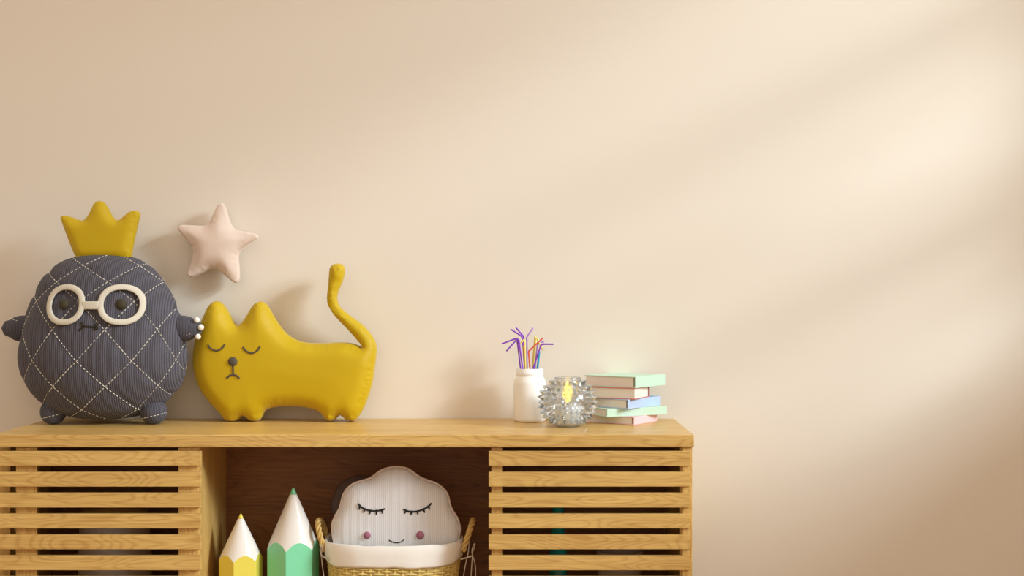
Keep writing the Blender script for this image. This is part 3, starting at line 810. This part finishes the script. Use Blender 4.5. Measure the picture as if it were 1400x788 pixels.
for l in range(len(prof_l)-1):
    for i in range(n):
        j = (i+1) % n; Fc.append((l*n+i, l*n+j, (l+1)*n+j, (l+1)*n+i))
Fc.append(tuple(reversed(range(n))))
o = mesh_obj('liner', V, Fc, M['linen'], bk); o['label'] = 'white linen liner folded over the rim'
# rope handles: three twisted strands bent into a loop at each end
for s, top_px, base_px in ((-1, 436, 446.5), (1, 646.5, 634)):
    hb = MB()
    tz = Z(709.5, DB)
    x_b, x_t = X(base_px, DB), X(top_px, DB)
    ctr = []
    for t in np.linspace(0, PI, 40):
        h = math.sin(t)**0.55 if 0 < t < PI else 0
        ctr.append((x_b + (x_t - x_b)*h, BYb - 0.042*math.cos(t), RIMZ - 0.022 + (tz - RIMZ + 0.018)*h))
    ctr = resample(np.array(ctr), 0.003)
    Tn = np.gradient(ctr, axis=0); Tn /= np.linalg.norm(Tn, axis=1)[:, None]
    A = np.cross(Tn, np.array([1.0, 0, 0.2])); A /= np.linalg.norm(A, axis=1)[:, None]; Bn = np.cross(Tn, A)
    for st in range(3):
        ph = np.arange(len(ctr))*0.42 + st*2*PI/3
        pth = ctr + 0.0036*(np.cos(ph)[:, None]*A + np.sin(ph)[:, None]*Bn)
        v, f = tube_geo(pth, 0.0034, 8); hb.add(v, f)
    o = hb.build('handle', M['rope'], bk); o['label'] = 'twisted straw rope handle'
# tie strings at both ends
dT = DB - 0.075
def strp(pts, name='tie_string', r=0.0011):
    return tube(name, catmull([np.array([X(a, dT), yd(dT) + e, Z(c, dT)]) for a, c, e in pts], False, 6), r, M['string'], bk, 6)
strp([(630, 766, 0.01), (638, 764.5, 0.012), (645.8, 762, 0.015)], r=0.0018)
strp([(645.8, 762, 0.015), (645, 755, 0.013), (647, 748, 0.013), (649, 745, 0.014), (648.5, 750, 0.015), (646, 757, 0.016), (645.8, 762, 0.015)])
strp([(645.8, 762, 0.015), (645, 772, 0.014), (643.8, 790, 0.014), (643, 812, 0.013)])
strp([(645.8, 762, 0.015), (648.5, 770, 0.015), (650, 780, 0.014), (650, 806, 0.014)])
strp([(641, 741, 0.04), (639.5, 760, 0.03), (636, 775, 0.02), (633.5, 790, 0.018), (632, 805, 0.016)])
strp([(449, 766, 0.008), (443, 764.5, 0.012), (437.5, 761.5, 0.02)], r=0.0018)
strp([(437.5, 761.5, 0.02), (436, 755, 0.02), (436.5, 748, 0.02), (438.5, 750, 0.02), (437.5, 761.5, 0.02)])
strp([(437.5, 761.5, 0.02), (439, 774, 0.018), (441, 788, 0.016), (443, 806, 0.016)])

# ------------------------------------------------------------------ cushions in the basket
DCL = 3.165
cl_px = [(468, 760), (459, 746), (455.6, 731), (455, 717.4), (459, 705.9), (464.7, 696), (467.2, 687.7), (469.7, 677.8), (475, 668.8), (483.7, 661.8), (494.4, 658), (505, 655.0), (512.6, 650.2), (520.8, 644.2),
         (532.3, 639.9), (544.5, 638.7), (557, 641.2), (566, 647.1), (575.2, 653.6), (585, 657.3), (596.7, 661.6), (606.4, 669), (612.3, 678.3), (614.8, 689.4), (619, 699.3), (625.0, 709), (628.3, 720.7), (627, 733.9), (623, 745), (613, 760),
         (590, 774), (541, 788), (492, 774)]
cl = empty('cloud_cushion', (X(541, DCL), yd(DCL), LF), 'white ribbed cloud cushion with sleeping face in the basket', 'cushion')
oc, clsurf, clpoly = puffy('body', catmull([P2(a, c, DCL) for a, c in cl_px], True, 5), yd(DCL), 0.028, 0.016, 0.0052, M['cloud'], cl, bulge=0.010, bl=0.05)
pp = np.stack([clpoly[:, 0], np.full(len(clpoly), yd(DCL) - 0.004), clpoly[:, 1]], 1)
tube('piping', pp, 0.0032, M['piping'], cl, 8, False, True)
DCLF = DCL - 0.036
def on_cl(pts, lift):
    out = []
    for a, c in pts:
        x, z = X(a, DCLF), Z(c, DCLF); out.append(np.array([x, clsurf(x, z) - lift, z]))
    return out
for lid, lashes in (([(489.8, 689.8), (493.5, 693.5), (499, 696.6), (507, 698.6), (516, 698.6), (522, 697.4), (525.8, 696.2)], [((492, 692.5), (490.8, 697)), ((498.5, 696.5), (497.2, 701)), ((506.5, 698.5), (505.4, 703)), ((515, 698.8), (514.6, 703.6)), ((522, 697.6), (523.2, 702))]),
                    ([(552.2, 696.6), (557, 698.9), (564, 699.9), (572, 699), (580, 696.2), (585.5, 693), (589, 689.4)], [((555, 698.5), (553.6, 702)), ((562.5, 700), (562, 704)), ((571, 699.5), (571.4, 703.8)), ((579, 696.8), (580.6, 701)), ((585.6, 693.2), (587.4, 696.8))])):
    mb = MB(); v, f = tube_geo(catmull(on_cl(lid, 0.0008), False, 5), 0.0020, 6); mb.add(v, f)
    for a, c in lashes:
        v, f = tube_geo(np.array(on_cl([a, c], 0.0008)), np.array([0.0030, 0.0012]), 6); mb.add(v, f)
    o = mb.build('closed_eye', M['lash'], cl); o['label'] = 'charcoal closed eye with lashes'
for px, py, r_ in ((502, 732.2, 5.0), (574.6, 732, 5.6)):
    q = on_cl([(px, py)], 0.001)[0]; v, f = ellipsoid_geo(tuple(q), (r_*DCLF/F, 0.006, r_*DCLF/F), 18, 10)
    o = mesh_obj('cheek', v, f, M['cheek'], cl); o['label'] = 'round mauve cheek'
tube('smile', catmull(on_cl([(532.2, 738.8), (537, 741.2), (543, 742.2), (548.5, 741), (552.2, 738)], 0.0008), False, 5), 0.0011, M['lash'], cl, 6)
DG2 = 3.232
gc_px = [(452.6, 694), (456, 676), (467, 660), (484, 651.5), (502, 651.5), (519, 660), (531, 676), (535, 696), (536, 730), (536, 752), (500, 760), (470, 754), (472, 740), (460, 716)]
o, _, _ = puffy('round_cushion', catmull([P2(a, c, DG2) for a, c in gc_px], True, 5), yd(DG2), 0.022, 0.024, 0.007, M['grey_cushion'], None)
tag(o, 'dark grey rounded cushion peeking out behind the cloud cushion', 'cushion')

# ------------------------------------------------------------------ things behind the slatted doors
dI = 3.19; k = dI/F
cx, cy = X(157, dI), yd(dI)
pot = empty('lidded_pot', (cx, cy, NF), 'grey stoneware pot with a wooden lid behind the slatted door', 'pot')
zt = Z(703, dI)
v, f = lathe_geo([(0.0, NF), (38*k, NF), (44*k, NF + 0.02), (49*k, NF + 0.12), (49*k, NF + 0.22), (46*k, zt - 0.02), (42*k, zt), (38*k, zt), (0.0, zt - 0.002)], cx, cy, 0, 48); mesh_obj('body', v, f, M['grey_pot'], pot)
v, f = lathe_geo([(0.0, zt + 0.0003), (43*k, zt + 0.0003), (44*k, zt + 0.004), (42*k, zt + 0.012), (10*k, zt + 0.016), (8*k, zt + 0.020), (10*k, zt + 0.028), (0.0, zt + 0.032)], cx, cy, 0, 40); mesh_obj('lid', v, f, M['lid_wood'], pot)
cx, cy = X(763, dI), yd(dI)
v, f = lathe_geo([(0.0, NF), (11*k, NF), (12*k, NF + 0.006), (12*k, Z(745, dI)), (10*k, Z(734, dI)), (8.4*k, Z(722, dI)), (8.0*k, Z(692, dI)), (9.2*k, Z(691, dI)), (9.2*k, Z(685, dI)), (7.2*k, Z(684.6, dI)), (6.8*k, Z(720, dI)), (0.0, Z(724, dI))], cx, cy, 0, 32)
tag(mesh_obj('bottle', v, f, M['teal']), 'teal bottle standing behind the slatted door', 'bottle')
cx, cy = X(847, dI), yd(dI); zt = Z(752.5, dI)
v, f = lathe_geo([(0.0, NF), (22*k, NF), (25*k, NF + 0.01), (31*k, zt - 0.015), (32*k, zt - 0.002), (31*k, zt), (29.5*k, zt - 0.002), (28*k, zt - 0.02), (20*k, NF + 0.02), (0.0, NF + 0.014)], cx, cy, 0, 40)
tag(mesh_obj('planter_pot', v, f, M['grey_pot']), 'grey stoneware open pot behind the slatted door beside the teal bottle', 'pot')
